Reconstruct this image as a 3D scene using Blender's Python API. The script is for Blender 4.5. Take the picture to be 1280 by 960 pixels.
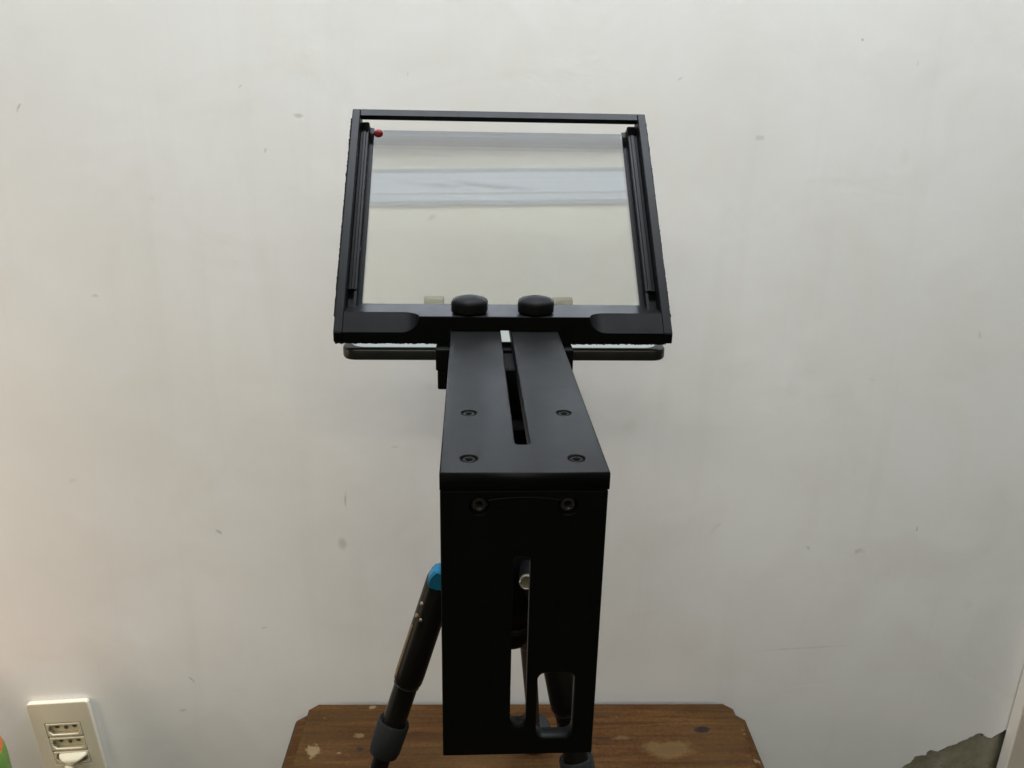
import bpy, bmesh, math, random
from mathutils import Vector, Matrix
R = math.radians
random.seed(7)
for o in list(bpy.data.objects):
    bpy.data.objects.remove(o)
SC = bpy.context.scene
COL = SC.collection

# ------------------------------------------------------------------ camera
Z0 = 1.257                      # height of the bracket's top plate above the floor
CAM_H = 0.1131                  # camera above that plate
PITCH, ROLL, FPX = 0.33879, 0.01959, 1015.9
cam_d = bpy.data.cameras.new('camera')
cam = bpy.data.objects.new('camera', cam_d); COL.objects.link(cam)
cam_d.sensor_width = 36.0
cam_d.lens = FPX * 36.0 / 1280.0
cam_d.clip_start = 0.01; cam_d.clip_end = 60
ex = Vector((1, 0, 0)); dn = Vector((0, -math.sin(PITCH), -math.cos(PITCH)))
cr, sr = math.cos(ROLL), math.sin(ROLL)
cx = ex * cr - dn * sr
cd = ex * sr + dn * cr
fw = Vector((0, math.cos(PITCH), -math.sin(PITCH)))
m = Matrix.Identity(4)
for i in range(3):
    m[i][0], m[i][1], m[i][2] = cx[i], -cd[i], -fw[i]
m.translation = Vector((0, 0, Z0 + CAM_H))
cam.matrix_world = m
SC.camera = cam

# ------------------------------------------------------------------ world, lamps, exposure
w = bpy.data.worlds.new('World'); SC.world = w; w.use_nodes = True
w.node_tree.nodes['Background'].inputs[0].default_value = (0.85, 0.93, 1.0, 1)
w.node_tree.nodes['Background'].inputs[1].default_value = 0.01
SC.view_settings.view_transform = 'Standard'
SC.view_settings.look = 'None'
SC.view_settings.exposure = 0.0
SC.view_settings.gamma = 1.0
SC.cycles.max_bounces = 8; SC.cycles.diffuse_bounces = 3; SC.cycles.glossy_bounces = 4

def area(name, loc, target, sx, sy, power, color, spread=180):
    l = bpy.data.lights.new(name, 'AREA'); l.shape = 'RECTANGLE'; l.size = sx; l.size_y = sy
    l.energy = power; l.color = color; l.spread = R(spread)
    o = bpy.data.objects.new(name, l); COL.objects.link(o); o.location = loc
    d = Vector(target) - Vector(loc)
    z = -d.normalized(); x = (Vector((1, 0, 0)) - z * z.x).normalized(); y = z.cross(x)
    o.rotation_euler = Matrix((x, y, z)).transposed().to_euler()
    return o
# the room's tube behind and above the camera, an added fill above the picture that brightens the wall's top, a warm lamp low on the left
area('room_tube_light', (0.25, -1.9, Z0 + 1.30), (-0.1, 0.7, Z0 - 0.1), 1.2, 0.10, 14.5, (1.0, 0.95, 0.74))
area('wall_top_fill', (0.08, 0.585, Z0 + 1.12), (0.13, 0.66, Z0 + 0.2), 1.3, 0.06, 41, (0.925, 0.985, 1.08))
area('ceiling_fill', (-0.3, -0.75, Z0 + 0.75), (0.0, 0.2, Z0 + 1.343), 0.5, 0.3, 8.8, (1.0, 0.99, 0.88))  # added fill aimed upward to brighten the ceiling mirrored in the glass
area('warm_side_lamp', (-1.0, 0.30, Z0 - 0.15), (-0.62, 0.72, Z0 - 0.42), 0.4, 0.4, 1.75, (1.0, 0.83, 0.66), 130)

# ------------------------------------------------------------------ helpers
def nt(name):
    mt = bpy.data.materials.new(name); mt.use_nodes = True
    t = mt.node_tree; b = t.nodes['Principled BSDF']
    return mt, t, b
def N(t, kind, **kw):
    n = t.nodes.new(kind)
    for k, v in kw.items():
        if k in n.inputs: n.inputs[k].default_value = v
        else: setattr(n, k, v)
    return n
def ramp(t, src, stops):
    r = t.nodes.new('ShaderNodeValToRGB'); e = r.color_ramp.elements
    while len(e) < len(stops): e.new(0.5)
    for el, (p, c) in zip(e, stops):
        el.position = p; el.color = c if len(c) == 4 else (*c, 1)
    t.links.new(src, r.inputs[0]); return r
def bump(t, b, src, strength, dist):
    n = N(t, 'ShaderNodeBump'); n.inputs['Strength'].default_value = strength; n.inputs['Distance'].default_value = dist
    t.links.new(src, n.inputs['Height']); t.links.new(n.outputs[0], b.inputs['Normal']); return n
def mix(t, fac, a, b, mode='MIX'):
    n = t.nodes.new('ShaderNodeMix'); n.data_type = 'RGBA'; n.blend_type = mode
    for inp, v in ((0, fac), (6, a), (7, b)):
        if hasattr(v, 'links') or hasattr(v, 'is_linked'): t.links.new(v, n.inputs[inp])
        else: n.inputs[inp].default_value = v if inp == 0 else (*v, 1)
    return n.outputs[2]

def simple(name, col, rough, spec=0.5, metal=0.0, nscale=900, bstr=0.12, bdist=0.0002, var=0.15, coat=0):
    mt, t, b = nt(name)
    tc = N(t, 'ShaderNodeTexCoord')
    nz = N(t, 'ShaderNodeTexNoise', Scale=nscale, Detail=3.0)
    t.links.new(tc.outputs['Object'], nz.inputs['Vector'])
    nl = N(t, 'ShaderNodeTexNoise', Scale=nscale / 25, Detail=4.0)
    t.links.new(tc.outputs['Object'], nl.inputs['Vector'])
    c1 = tuple(c * (1 - var) for c in col); c2 = tuple(min(1, c * (1 + var)) for c in col)
    rp = ramp(t, nl.outputs[0], [(0.3, c1), (0.7, c2)])
    t.links.new(rp.outputs[0], b.inputs['Base Color'])
    rr = N(t, 'ShaderNodeMapRange'); rr.inputs[3].default_value = max(0, rough - 0.05); rr.inputs[4].default_value = min(1, rough + 0.05)
    t.links.new(nl.outputs[0], rr.inputs[0]); t.links.new(rr.outputs[0], b.inputs['Roughness'])
    b.inputs['Specular IOR Level'].default_value = spec; b.inputs['Metallic'].default_value = metal
    b.inputs['Coat Weight'].default_value = coat
    if bstr: bump(t, b, nz.outputs[0], bstr, bdist)
    return mt

M = {}
M['anodised'] = simple('black_anodised', (0.003, 0.0033, 0.0033), 0.44, 0.08, nscale=2500, bstr=0.10, bdist=0.0001)
M['anodised_frame'] = simple('black_frame_metal', (0.0028, 0.0031, 0.0034), 0.42, 0.075, nscale=2500, bstr=0.10, bdist=0.0001)
M['plastic'] = simple('black_plastic', (0.004, 0.004, 0.0044), 0.55, 0.06, nscale=1500, bstr=0.08, bdist=0.0001)
M['screw'] = simple('dark_screw_steel', (0.035, 0.033, 0.03), 0.35, 0.5, metal=0.6, nscale=2000)
M['velcro'] = simple('velcro', (0.010, 0.010, 0.011), 0.95, 0.1, nscale=3000, bstr=0.6, bdist=0.001)
M['rubber'] = simple('grey_rubber', (0.011, 0.0115, 0.0118), 0.75, 0.2, nscale=2200, bstr=0.3, bdist=0.0002)
M['leg'] = simple('dark_leg_tube', (0.006, 0.005, 0.004), 0.34, 0.16, metal=0.0, nscale=1200, bstr=0.05, bdist=0.0001)
M['blue'] = simple('blue_plastic', (0.005, 0.11, 0.21), 0.45, 0.3, nscale=1000, bstr=0.05)
M['silver'] = simple('bright_steel', (0.34, 0.31, 0.24), 0.3, 0.5, metal=0.5, nscale=800, bstr=0.05)
M['brass_and_glint'] = simple('worn_brass_and_glint', (0.20, 0.14, 0.07), 0.4, 0.5, metal=0.3, nscale=800, bstr=0.05)  # for the rivets, and for the warm reflection painted along the leg's edge
M['phone'] = simple('phone_case', (0.013, 0.014, 0.014), 0.4, 0.5, nscale=2500, bstr=0.05, bdist=0.0001)
M['pad'] = simple('beige_pad', (0.10, 0.082, 0.055), 0.8, 0.2, nscale=600)
M['ivory'] = simple('ivory_plastic', (0.55, 0.50, 0.37), 0.45, 0.5, nscale=200, bstr=0.03, var=0.06)
M['plate'] = simple('yellowed_plate_plastic', (0.62, 0.565, 0.455), 0.45, 0.5, nscale=150, bstr=0.04, var=0.05)
M['hole'] = simple('socket_dark', (0.10, 0.085, 0.06), 0.7, 0.2)
M['orange'] = simple('orange_wrap', (0.62, 0.12, 0.025), 0.4, 0.5, nscale=300)
M['green'] = simple('green_wrap', (0.10, 0.22, 0.03), 0.4, 0.5, nscale=300)
M['board'] = simple('cream_board_paint', (0.58, 0.53, 0.45), 0.5, 0.4, nscale=120, bstr=0.1, bdist=0.001, var=0.05)
M['floor'] = simple('floor_tile', (0.10, 0.075, 0.055), 0.4, 0.4, nscale=40)
M['red'] = simple('red_sticker', (0.13, 0.005, 0.006), 0.65, 0.2, nscale=900, bstr=0.1)

DK, YL, LT = (0.26, 0.24, 0.20), (0.42, 0.35, 0.20), (0.80, 0.79, 0.76)
# old scuffs: x along the wall, height relative to the bracket, half sizes, angle
MARKS = [(-0.340, -0.4875, 0.0065, 0.0014, -55, DK, 0.8), (-0.164, -0.2693, 0.0100, 0.0012, 88, YL, 0.7), (-0.2934, -0.3059, 0.0050, 0.0020, -40, DK, 0.6),
         (-0.419, 0.0972, 0.0045, 0.0012, 60, (0.40, 0.30, 0.25), 0.8), (0.2885, 0.1641, 0.0014, 0.0014, 0, DK, 0.9), (0.2115, 0.0836, 0.0048, 0.0026, 5, DK, 0.35),
         (0.320, -0.4480, 0.0550, 0.0014, 4, DK, 0.22), (0.3311, -0.4985, 0.0200, 0.0012, 8, LT, 0.7), (0.3666, -0.3275, 0.0065, 0.0038, 10, YL, 0.5), (-0.2573, -0.4209, 0.0080, 0.0012, 12, DK, 0.4),
         (-0.2329, 0.1177, 0.0028, 0.0012, 45, DK, 0.5), (-0.2159, 0.0663, 0.0022, 0.0010, 70, DK, 0.45), (-0.0923, 0.1304, 0.0030, 0.0007, 80, DK, 0.5), (0.1373, 0.1304, 0.0035, 0.0010, 40, DK, 0.45),
         (0.3111, -0.3229, 0.0030, 0.0016, -60, DK, 0.35), (0.4219, -0.3008, 0.0012, 0.0035, 0, DK, 0.55), (0.2123, -0.2997, 0.0120, 0.0030, 60, YL, 0.25), (-0.3803, -0.0636, 0.0036, 0.0020, 10, DK, 0.4),
         (0.339, 0.1463, 0.0016, 0.0030, 0, DK, 0.35), (0.4439, -0.0924, 0.0020, 0.0050, 20, DK, 0.3), (0.1850, -0.5200, 0.0070, 0.0012, 20, DK, 0.4), (-0.4300, -0.2500, 0.0060, 0.0030, 30, YL, 0.3)]
def mat_wall():
    mt, t, b = nt('old_white_paint')
    tc = N(t, 'ShaderNodeTexCoord'); P = tc.outputs['Object']
    def noise(scale, det=4, rough=0.55, dist=0.0, vec=P):
        n = N(t, 'ShaderNodeTexNoise', Scale=scale, Detail=float(det), Roughness=rough, Distortion=dist)
        t.links.new(vec, n.inputs['Vector']); return n.outputs[0]
    big = noise(3.2, 5); mid = noise(11, 5, 0.6, 0.6); fine = noise(60, 4); 
    c = ramp(t, big, [(0.32, (0.685, 0.682, 0.666)), (0.66, (0.757, 0.763, 0.770))]).outputs[0]
    # greyish blotches and faint yellow stains
    f1 = ramp(t, mid, [(0.50, (0, 0, 0)), (0.74, (1, 1, 1))]).outputs[0]
    m1 = N(t, 'ShaderNodeMath', operation='MULTIPLY'); t.links.new(f1, m1.inputs[0]); m1.inputs[1].default_value = 0.42
    c = mix(t, m1.outputs[0], c, (0.66, 0.643, 0.605))
    # vertical brush streaks
    mp = N(t, 'ShaderNodeMapping'); mp.inputs['Scale'].default_value = (30, 30, 2.2); t.links.new(P, mp.inputs[0])
    st = noise(1.0, 4, 0.6, 0.0, mp.outputs[0])
    f2 = ramp(t, st, [(0.55, (0, 0, 0)), (0.8, (1, 1, 1))]).outputs[0]
    m2 = N(t, 'ShaderNodeMath', operation='MULTIPLY'); t.links.new(f2, m2.inputs[0]); m2.inputs[1].default_value = 0.30
    c = mix(t, m2.outputs[0], c, (0.62, 0.61, 0.59))
    # sparse scuffs: elongated dark specks
    def specks(scale, sxyz, thr, seed):
        mp = N(t, 'ShaderNodeMapping'); mp.inputs['Scale'].default_value = sxyz
        mp.inputs['Rotation'].default_value = (0, R(35 * seed), 0); mp.inputs['Location'].default_value = (seed * 3.1, 0, seed)
        wv = N(t, 'ShaderNodeTexNoise', Scale=18.0, Detail=2.0); t.links.new(P, wv.inputs['Vector'])
        ad = N(t, 'ShaderNodeVectorMath', operation='MULTIPLY_ADD'); t.links.new(wv.outputs['Color'], ad.inputs[0])
        ad.inputs[1].default_value = (0.03, 0.03, 0.03); t.links.new(P, ad.inputs[2])
        t.links.new(ad.outputs[0], mp.inputs[0])
        v = N(t, 'ShaderNodeTexVoronoi', Scale=scale); t.links.new(mp.outputs[0], v.inputs['Vector'])
        sel = N(t, 'ShaderNodeSeparateColor'); t.links.new(v.outputs['Color'], sel.inputs[0])
        gt = N(t, 'ShaderNodeMath', operation='GREATER_THAN'); t.links.new(sel.outputs[0], gt.inputs[0]); gt.inputs[1].default_value = 0.55
        nr = ramp(t, v.outputs['Distance'], [(thr * 0.4, (1, 1, 1)), (thr, (0, 0, 0))]).outputs[0]
        mu = N(t, 'ShaderNodeMath', operation='MULTIPLY'); t.links.new(nr, mu.inputs[0]); t.links.new(gt.outputs[0], mu.inputs[1])
        return mu.outputs[0]
    s1 = specks(9.0, (1.0, 1.0, 0.45), 0.042, 1); s2 = specks(15.0, (0.4, 1.0, 1.0), 0.038, 2); s3 = specks(6.5, (1, 1, 0.8), 0.05, 3)
    mx = N(t, 'ShaderNodeMath', operation='MAXIMUM'); t.links.new(s1, mx.inputs[0]); t.links.new(s2, mx.inputs[1])
    mf = N(t, 'ShaderNodeMath', operation='MULTIPLY'); t.links.new(mx.outputs[0], mf.inputs[0]); mf.inputs[1].default_value = 0.5
    c = mix(t, mf.outputs[0], c, (0.40, 0.37, 0.33))
    mf3 = N(t, 'ShaderNodeMath', operation='MULTIPLY'); t.links.new(s3, mf3.inputs[0]); mf3.inputs[1].default_value = 0.12
    c = mix(t, mf3.outputs[0], c, (0.55, 0.46, 0.30))
    sx_ = N(t, 'ShaderNodeSeparateXYZ'); t.links.new(P, sx_.inputs[0])
    wob = N(t, 'ShaderNodeTexNoise', Scale=110.0, Detail=3.0); t.links.new(P, wob.inputs['Vector'])
    def M2(op, a, b_=None, c_=None):
        n = N(t, 'ShaderNodeMath', operation=op)
        for i, v in enumerate((a, b_, c_)):
            if v is None: continue
            if isinstance(v, (int, float)): n.inputs[i].default_value = v
            else: t.links.new(v, n.inputs[i])
        return n.outputs[0]
    for (mx_, mz_, rx, ry, ang, col, k) in MARKS:
        dx = M2('SUBTRACT', sx_.outputs[0], mx_); dz = M2('SUBTRACT', sx_.outputs[2], Z0 + mz_)
        ca, sa = math.cos(R(ang)), math.sin(R(ang))
        u = M2('MULTIPLY_ADD', dx, ca / rx, M2('MULTIPLY', dz, sa / rx)); v = M2('MULTIPLY_ADD', dx, -sa / ry, M2('MULTIPLY', dz, ca / ry))
        v = M2('ADD', v, M2('MULTIPLY_ADD', M2('MULTIPLY', u, u), 0.5, -0.25))
        d = M2('ADD', M2('MULTIPLY', u, u), M2('MULTIPLY', v, v))
        d = M2('ADD', d, M2('MULTIPLY_ADD', wob.outputs[0], 3.0, -1.5))
        f = M2('MULTIPLY', ramp(t, d, [(0.05, (1, 1, 1)), (1.0, (0, 0, 0))]).outputs[0], k * 0.72)
        c = mix(t, f, c, col)
    t.links.new(c, b.inputs['Base Color'])
    b.inputs['Roughness'].default_value = 0.6; b.inputs['Specular IOR Level'].default_value = 0.25
    # relief: trowel waves, grain, little dents
    a1 = N(t, 'ShaderNodeMath', operation='MULTIPLY_ADD'); t.links.new(mid, a1.inputs[0]); a1.inputs[1].default_value = 1.0
    a0 = N(t, 'ShaderNodeMath', operation='MULTIPLY'); t.links.new(fine, a0.inputs[0]); a0.inputs[1].default_value = 0.10
    t.links.new(a0.outputs[0], a1.inputs[2])
    a2 = N(t, 'ShaderNodeMath', operation='MULTIPLY_ADD'); t.links.new(mx.outputs[0], a2.inputs[0]); a2.inputs[1].default_value = -0.12
    t.links.new(a1.outputs[0], a2.inputs[2])
    bump(t, b, a2.outputs[0], 0.32, 0.0013)
    return mt
M['wall'] = mat_wall()

def mat_cement():
    mt, t, b = nt('bare_cement')
    tc = N(t, 'ShaderNodeTexCoord'); P = tc.outputs['Object']
    n1 = N(t, 'ShaderNodeTexNoise', Scale=25.0, Detail=8.0, Roughness=0.65); t.links.new(P, n1.inputs['Vector'])
    c = ramp(t, n1.outputs[0], [(0.3, (0.19, 0.185, 0.145)), (0.7, (0.42, 0.41, 0.34))])
    t.links.new(c.outputs[0], b.inputs['Base Color']); b.inputs['Roughness'].default_value = 0.95
    bump(t, b, n1.outputs[0], 0.8, 0.006)
    return mt
M['cement'] = mat_cement()

def mat_wood():
    mt, t, b = nt('worn_varnished_wood')
    tc = N(t, 'ShaderNodeTexCoord'); P = tc.outputs['Object']
    mp = N(t, 'ShaderNodeMapping'); mp.inputs['Scale'].default_value = (5.0, 110, 110); t.links.new(P, mp.inputs[0])
    g = N(t, 'ShaderNodeTexNoise', Scale=1.0, Detail=7.0, Roughness=0.65, Distortion=0.8); t.links.new(mp.outputs[0], g.inputs['Vector'])
    c = ramp(t, g.outputs[0], [(0.28, (0.012, 0.0045, 0.0011)), (0.5, (0.040, 0.0155, 0.0034)), (0.72, (0.078, 0.033, 0.0072))]).outputs[0]
    sp = N(t, 'ShaderNodeTexNoise', Scale=260.0, Detail=5.0, Roughness=0.75); t.links.new(P, sp.inputs['Vector'])
    c = mix(t, 0.75, c, ramp(t, sp.outputs[0], [(0.33, (0.45, 0.42, 0.40)), (0.68, (1.45, 1.45, 1.4))]).outputs[0], 'MULTIPLY')
    bl = N(t, 'ShaderNodeTexNoise', Scale=9.0, Detail=5.0, Roughness=0.6); t.links.new(P, bl.inputs['Vector'])
    f = ramp(t, bl.outputs[0], [(0.38, (0, 0, 0)), (0.72, (1, 1, 1))]).outputs[0]
    fm = N(t, 'ShaderNodeMath', operation='MULTIPLY'); t.links.new(f, fm.inputs[0]); fm.inputs[1].default_value = 0.45
    c = mix(t, fm.outputs[0], c, (0.058, 0.036, 0.0105))
    # chips where the varnish has gone: small, yellowish, irregular
    ch = N(t, 'ShaderNodeTexNoise', Scale=42.0, Detail=6.0, Roughness=0.7); t.links.new(P, ch.inputs['Vector'])
    f = ramp(t, ch.outputs[0], [(0.665, (0, 0, 0)), (0.70, (1, 1, 1))]).outputs[0]
    fm2 = N(t, 'ShaderNodeMath', operation='MULTIPLY'); t.links.new(f, fm2.inputs[0]); fm2.inputs[1].default_value = 0.65
    c = mix(t, fm2.outputs[0], c, (0.15, 0.10, 0.05))
    # the big bare spot and the dark ink mark, each with a ragged edge
    def spot(cx, cy, rx, ry, soft, amp):
        sb = N(t, 'ShaderNodeVectorMath', operation='SUBTRACT'); t.links.new(P, sb.inputs[0]); sb.inputs[1].default_value = (cx, cy, 0)
        sc = N(t, 'ShaderNodeVectorMath', operation='MULTIPLY'); t.links.new(sb.outputs[0], sc.inputs[0]); sc.inputs[1].default_value = (1 / rx, 1 / ry, 0)
        ln = N(t, 'ShaderNodeVectorMath', operation='LENGTH'); t.links.new(sc.outputs[0], ln.inputs[0])
        ns = N(t, 'ShaderNodeTexNoise', Scale=1.2 / max(rx, ry), Detail=5.0, Roughness=0.65); t.links.new(P, ns.inputs['Vector'])
        ad = N(t, 'ShaderNodeMath', operation='MULTIPLY_ADD'); t.links.new(ns.outputs[0], ad.inputs[0]); ad.inputs[1].default_value = amp; t.links.new(ln.outputs['Value'], ad.inputs[2])
        return ramp(t, ad.outputs[0], [((0.62 + amp / 2) / 2, (1, 1, 1)), ((0.62 + amp / 2 + soft) / 2, (0, 0, 0))]), ad
    def half(ad, rp):
        h = N(t, 'ShaderNodeMath', operation='MULTIPLY'); t.links.new(ad.outputs[0], h.inputs[0]); h.inputs[1].default_value = 0.5
        t.links.new(h.outputs[0], rp.inputs[0]); return rp.outputs[0]
    for (x, y, rx, ry, so, am, col, k) in SPOTS:
        rp, ad = spot(x, y, rx, ry, so, am); fz = half(ad, rp)
        fk = N(t, 'ShaderNodeMath', operation='MULTIPLY'); t.links.new(fz, fk.inputs[0]); fk.inputs[1].default_value = k
        c = mix(t, fk.outputs[0], c, col)
    t.links.new(c, b.inputs['Base Color'])
    rr = N(t, 'ShaderNodeMapRange'); rr.inputs[3].default_value = 0.38; rr.inputs[4].default_value = 0.7
    t.links.new(bl.outputs[0], rr.inputs[0]); t.links.new(rr.outputs[0], b.inputs['Roughness'])
    b.inputs['Specular IOR Level'].default_value = 0.12
    bump(t, b, g.outputs[0], 0.25, 0.001)
    return mt
# table-local coordinates of worn spots (x along the back edge, y towards the wall)
SPOTS = [(0.146, -0.0665, 0.036, 0.0145, 0.30, 1.9, (0.100, 0.066, 0.024), 0.5),
         (0.187, -0.0385, 0.010, 0.0055, 0.30, 1.8, (0.010, 0.007, 0.006), 0.95),
         (-0.212, -0.066, 0.008, 0.010, 0.4, 2.2, (0.20, 0.145, 0.075), 0.55), (-0.168, -0.046, 0.008, 0.004, 0.5, 2.2, (0.14, 0.095, 0.04), 0.5),
         (-0.165, -0.064, 0.005, 0.004, 0.4, 2.2, (0.012, 0.008, 0.007), 0.7), (-0.060, -0.058, 0.005, 0.010, 0.5, 2.4, (0.13, 0.09, 0.04), 0.5),
         (-0.161, -0.005, 0.005, 0.003, 0.4, 2.0, (0.20, 0.15, 0.08), 0.5), (0.100, -0.050, 0.012, 0.004, 0.5, 2.4, (0.11, 0.07, 0.03), 0.35)]
M['wood'] = mat_wood()

def mat_glass():
    mt, t, b = nt('beam_splitter_glass')
    t.nodes.remove(b); out = t.nodes['Material Output']
    tr = N(t, 'ShaderNodeBsdfTransparent'); tr.inputs[0].default_value = (0.885, 0.898, 0.92, 1)
    gl = N(t, 'ShaderNodeBsdfGlossy'); gl.inputs['Roughness'].default_value = 0.01; gl.inputs[0].default_value = (0.95, 0.97, 1, 1)
    mx = N(t, 'ShaderNodeMixShader')
    geo = N(t, 'ShaderNodeNewGeometry')
    tc = N(t, 'ShaderNodeTexCoord')
    nz = N(t, 'ShaderNodeTexNoise', Scale=25.0, Detail=4.0); t.links.new(tc.outputs['Object'], nz.inputs['Vector'])
    mr = N(t, 'ShaderNodeMapRange'); mr.inputs[3].default_value = 0.215; mr.inputs[4].default_value = 0.235
    t.links.new(nz.outputs[0], mr.inputs[0]); t.links.new(mr.outputs[0], mx.inputs[0])
    t.links.new(tr.outputs[0], mx.inputs[1]); t.links.new(gl.outputs[0], mx.inputs[2])
    t.links.new(mx.outputs[0], out.inputs[0])
    return mt
M['glass'] = mat_glass()
def mat_clear():
    mt, t, b = nt('glass_edge')
    b.inputs['Base Color'].default_value = (0.25, 0.33, 0.32, 1); b.inputs['Roughness'].default_value = 0.1
    return mt
M['glass_edge'] = mat_clear()

def mat_screen():
    mt, t, b = nt('lit_phone_screen')
    tc = N(t, 'ShaderNodeTexCoord')
    nz = N(t, 'ShaderNodeTexNoise', Scale=8.0, Detail=1.0); t.links.new(tc.outputs['Object'], nz.inputs['Vector'])
    rp = ramp(t, nz.outputs[0], [(0.2, (0.40, 0.47, 0.47)), (0.8, (0.50, 0.56, 0.55))])
    b.inputs['Base Color'].default_value = (0.02, 0.02, 0.02, 1); b.inputs['Roughness'].default_value = 0.12
    t.links.new(rp.outputs[0], b.inputs['Emission Color']); b.inputs['Emission Strength'].default_value = 0.75
    return mt
M['screen'] = mat_screen()
def mat_ceiling(name, col, dirt=0.0, sc=(7, 22, 7), fade=None):
    mt, t, b = nt(name)
    tc = N(t, 'ShaderNodeTexCoord')
    mp = N(t, 'ShaderNodeMapping'); mp.inputs['Scale'].default_value = sc; t.links.new(tc.outputs['Object'], mp.inputs[0])
    nz = N(t, 'ShaderNodeTexNoise', Scale=2.0, Detail=6.0, Roughness=0.6); t.links.new(mp.outputs[0], nz.inputs['Vector'])
    rp = ramp(t, nz.outputs[0], [(0.42, tuple(c * (1 - dirt) for c in col)), (0.58, col)])
    cc = rp.outputs[0]
    if fade:                                    # the dust lies in one long patch that thins out towards its rim
        fv = N(t, 'ShaderNodeVectorMath', operation='MULTIPLY'); t.links.new(tc.outputs['Object'], fv.inputs[0]); fv.inputs[1].default_value = (1 / fade[0], 1 / fade[1], 0)
        fl = N(t, 'ShaderNodeVectorMath', operation='LENGTH'); t.links.new(fv.outputs[0], fl.inputs[0])
        cc = mix(t, ramp(t, fl.outputs['Value'], [(0.35, (0, 0, 0)), (0.95, (1, 1, 1))]).outputs[0], cc, col)
    t.links.new(cc, b.inputs['Base Color']); b.inputs['Roughness'].default_value = 0.7
    return mt
M['ceiling'] = mat_ceiling('ceiling_paint', (0.77, 0.72, 0.54), 0.04)
M['beam'] = mat_ceiling('grey_blue_paint', (0.045, 0.055, 0.085), 0.05)
M['trunk'] = mat_ceiling('white_lamp_housing', (0.54, 0.59, 0.60), 0.0)
M['smudge'] = mat_ceiling('dusty_diffuser', (0.54, 0.59, 0.60), 0.62, (5, 40, 7), (0.20, 0.013))
M['gap_shade'] = simple('lamp_gap_shade', (0.26, 0.29, 0.30), 0.6)  # dark colour stands in for shade in the gaps beside the housing

# ---- mesh builders
def mesh_from_bm(name, bm, mat, smooth=False, angle=35):
    bmesh.ops.recalc_face_normals(bm, faces=bm.faces[:])
    me = bpy.data.meshes.new(name); bm.to_mesh(me); bm.free()
    if mat is not None: me.materials.append(mat)
    if smooth:
        for p in me.polygons: p.use_smooth = True
        try: me.set_sharp_from_angle(angle=R(angle))
        except Exception: pass
    return me
def link(name, me, parent=None, loc=None):
    """one object; its origin is moved to the middle of its mesh"""
    if loc is None:
        vs = [v.co for v in me.vertices]
        c = Vector([(min(v[i] for v in vs) + max(v[i] for v in vs)) / 2 for i in range(3)])
        for v in me.vertices: v.co -= c
        loc = c
    o = bpy.data.objects.new(name, me); COL.objects.link(o); o.parent = parent; 
    if parent is not None and parent.type != 'EMPTY':
        loc = Vector(loc) - Vector(parent['_c'])
    o.location = loc
    base = Vector(parent['_c']) if (parent is not None and '_c' in parent.keys()) else Vector((0, 0, 0))
    o['_c'] = tuple(Vector(loc) + (base if (parent is not None and parent.type != 'EMPTY') else Vector((0, 0, 0))))
    return o
def obj(name, bm, mat, parent=None, smooth=False, angle=35):
    return link(name, mesh_from_bm(name, bm, mat, smooth, angle), parent)
def thing(name, label, cat, loc, rz=0.0, group=None):
    o = bpy.data.objects.new(name, None); COL.objects.link(o); o.location = loc; o.rotation_euler = (0, 0, rz)
    o.empty_display_size = 0.02
    o['label'] = label; o['category'] = cat
    if group: o['group'] = group
    return o
def add_box(bm, lo, hi, bev=0.0, seg=1, xf=None):
    r = bmesh.ops.create_cube(bm, size=1.0); vs = r['verts']
    for v in vs:
        v.co = Vector([lo[i] + (v.co[i] + 0.5) * (hi[i] - lo[i]) for i in range(3)])
    if bev:
        es = {e for v in vs for e in v.link_edges}
        g = bmesh.ops.bevel(bm, geom=list(es), offset=bev, segments=seg, profile=0.5, affect='EDGES')
        vs = list({v for f in g['faces'] for v in f.verts} | {v for v in vs if v.is_valid})
    if xf is not None:
        for v in vs: v.co = xf @ v.co
    return vs
def box(lo, hi, bev=0.0, seg=1, xf=None):
    bm = bmesh.new(); add_box(bm, lo, hi, bev, seg, xf); return bm
def add_prism(bm, prof, a, b, fn, bev=0.0):
    """profile polygon swept from a to b; fn(u, v, w) gives the point"""
    A = [bm.verts.new(fn(u, v, a)) for u, v in prof]; B = [bm.verts.new(fn(u, v, b)) for u, v in prof]
    n = len(prof); fs = [bm.faces.new(A), bm.faces.new(B[::-1])]
    for i in range(n): fs.append(bm.faces.new((A[i], B[i], B[(i + 1) % n], A[(i + 1) % n])))
    if bev:
        es = {e for f in fs for e in f.edges}
        bmesh.ops.bevel(bm, geom=list(es), offset=bev, segments=1, profile=0.5, affect='EDGES')
def lathe_bm(prof, seg=32, mod=None, xf=None):
    """prof: list of (r, z); mod(theta, r, z) -> r"""
    bm = bmesh.new(); rings = []
    for r, z in prof:
        if r < 1e-7: rings.append([bm.verts.new((0, 0, z))])
        else:
            rg = []
            for k in range(seg):
                th = 2 * math.pi * k / seg; rr = mod(th, r, z) if mod else r
                rg.append(bm.verts.new((rr * math.cos(th), rr * math.sin(th), z)))
            rings.append(rg)
    for a, b in zip(rings, rings[1:]):
        for k in range(seg):
            j = (k + 1) % seg
            if len(a) == 1 and len(b) == 1: continue
            if len(a) == 1: bm.faces.new((a[0], b[k], b[j]))
            elif len(b) == 1: bm.faces.new((a[k], a[j], b[0]))
            else: bm.faces.new((a[k], a[j], b[j], b[k]))
    if len(rings[0]) > 1: bm.faces.new(rings[0][::-1])
    if len(rings[-1]) > 1: bm.faces.new(rings[-1])
    if xf is not None:
        for v in bm.verts: v.co = xf @ v.co
    return bm
def along(p, q):
    """matrix that puts the z axis from p to q"""
    d = (Vector(q) - Vector(p)).normalized()
    return Matrix.Translation(Vector(p)) @ d.to_track_quat('Z', 'Y').to_matrix().to_4x4()
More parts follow.
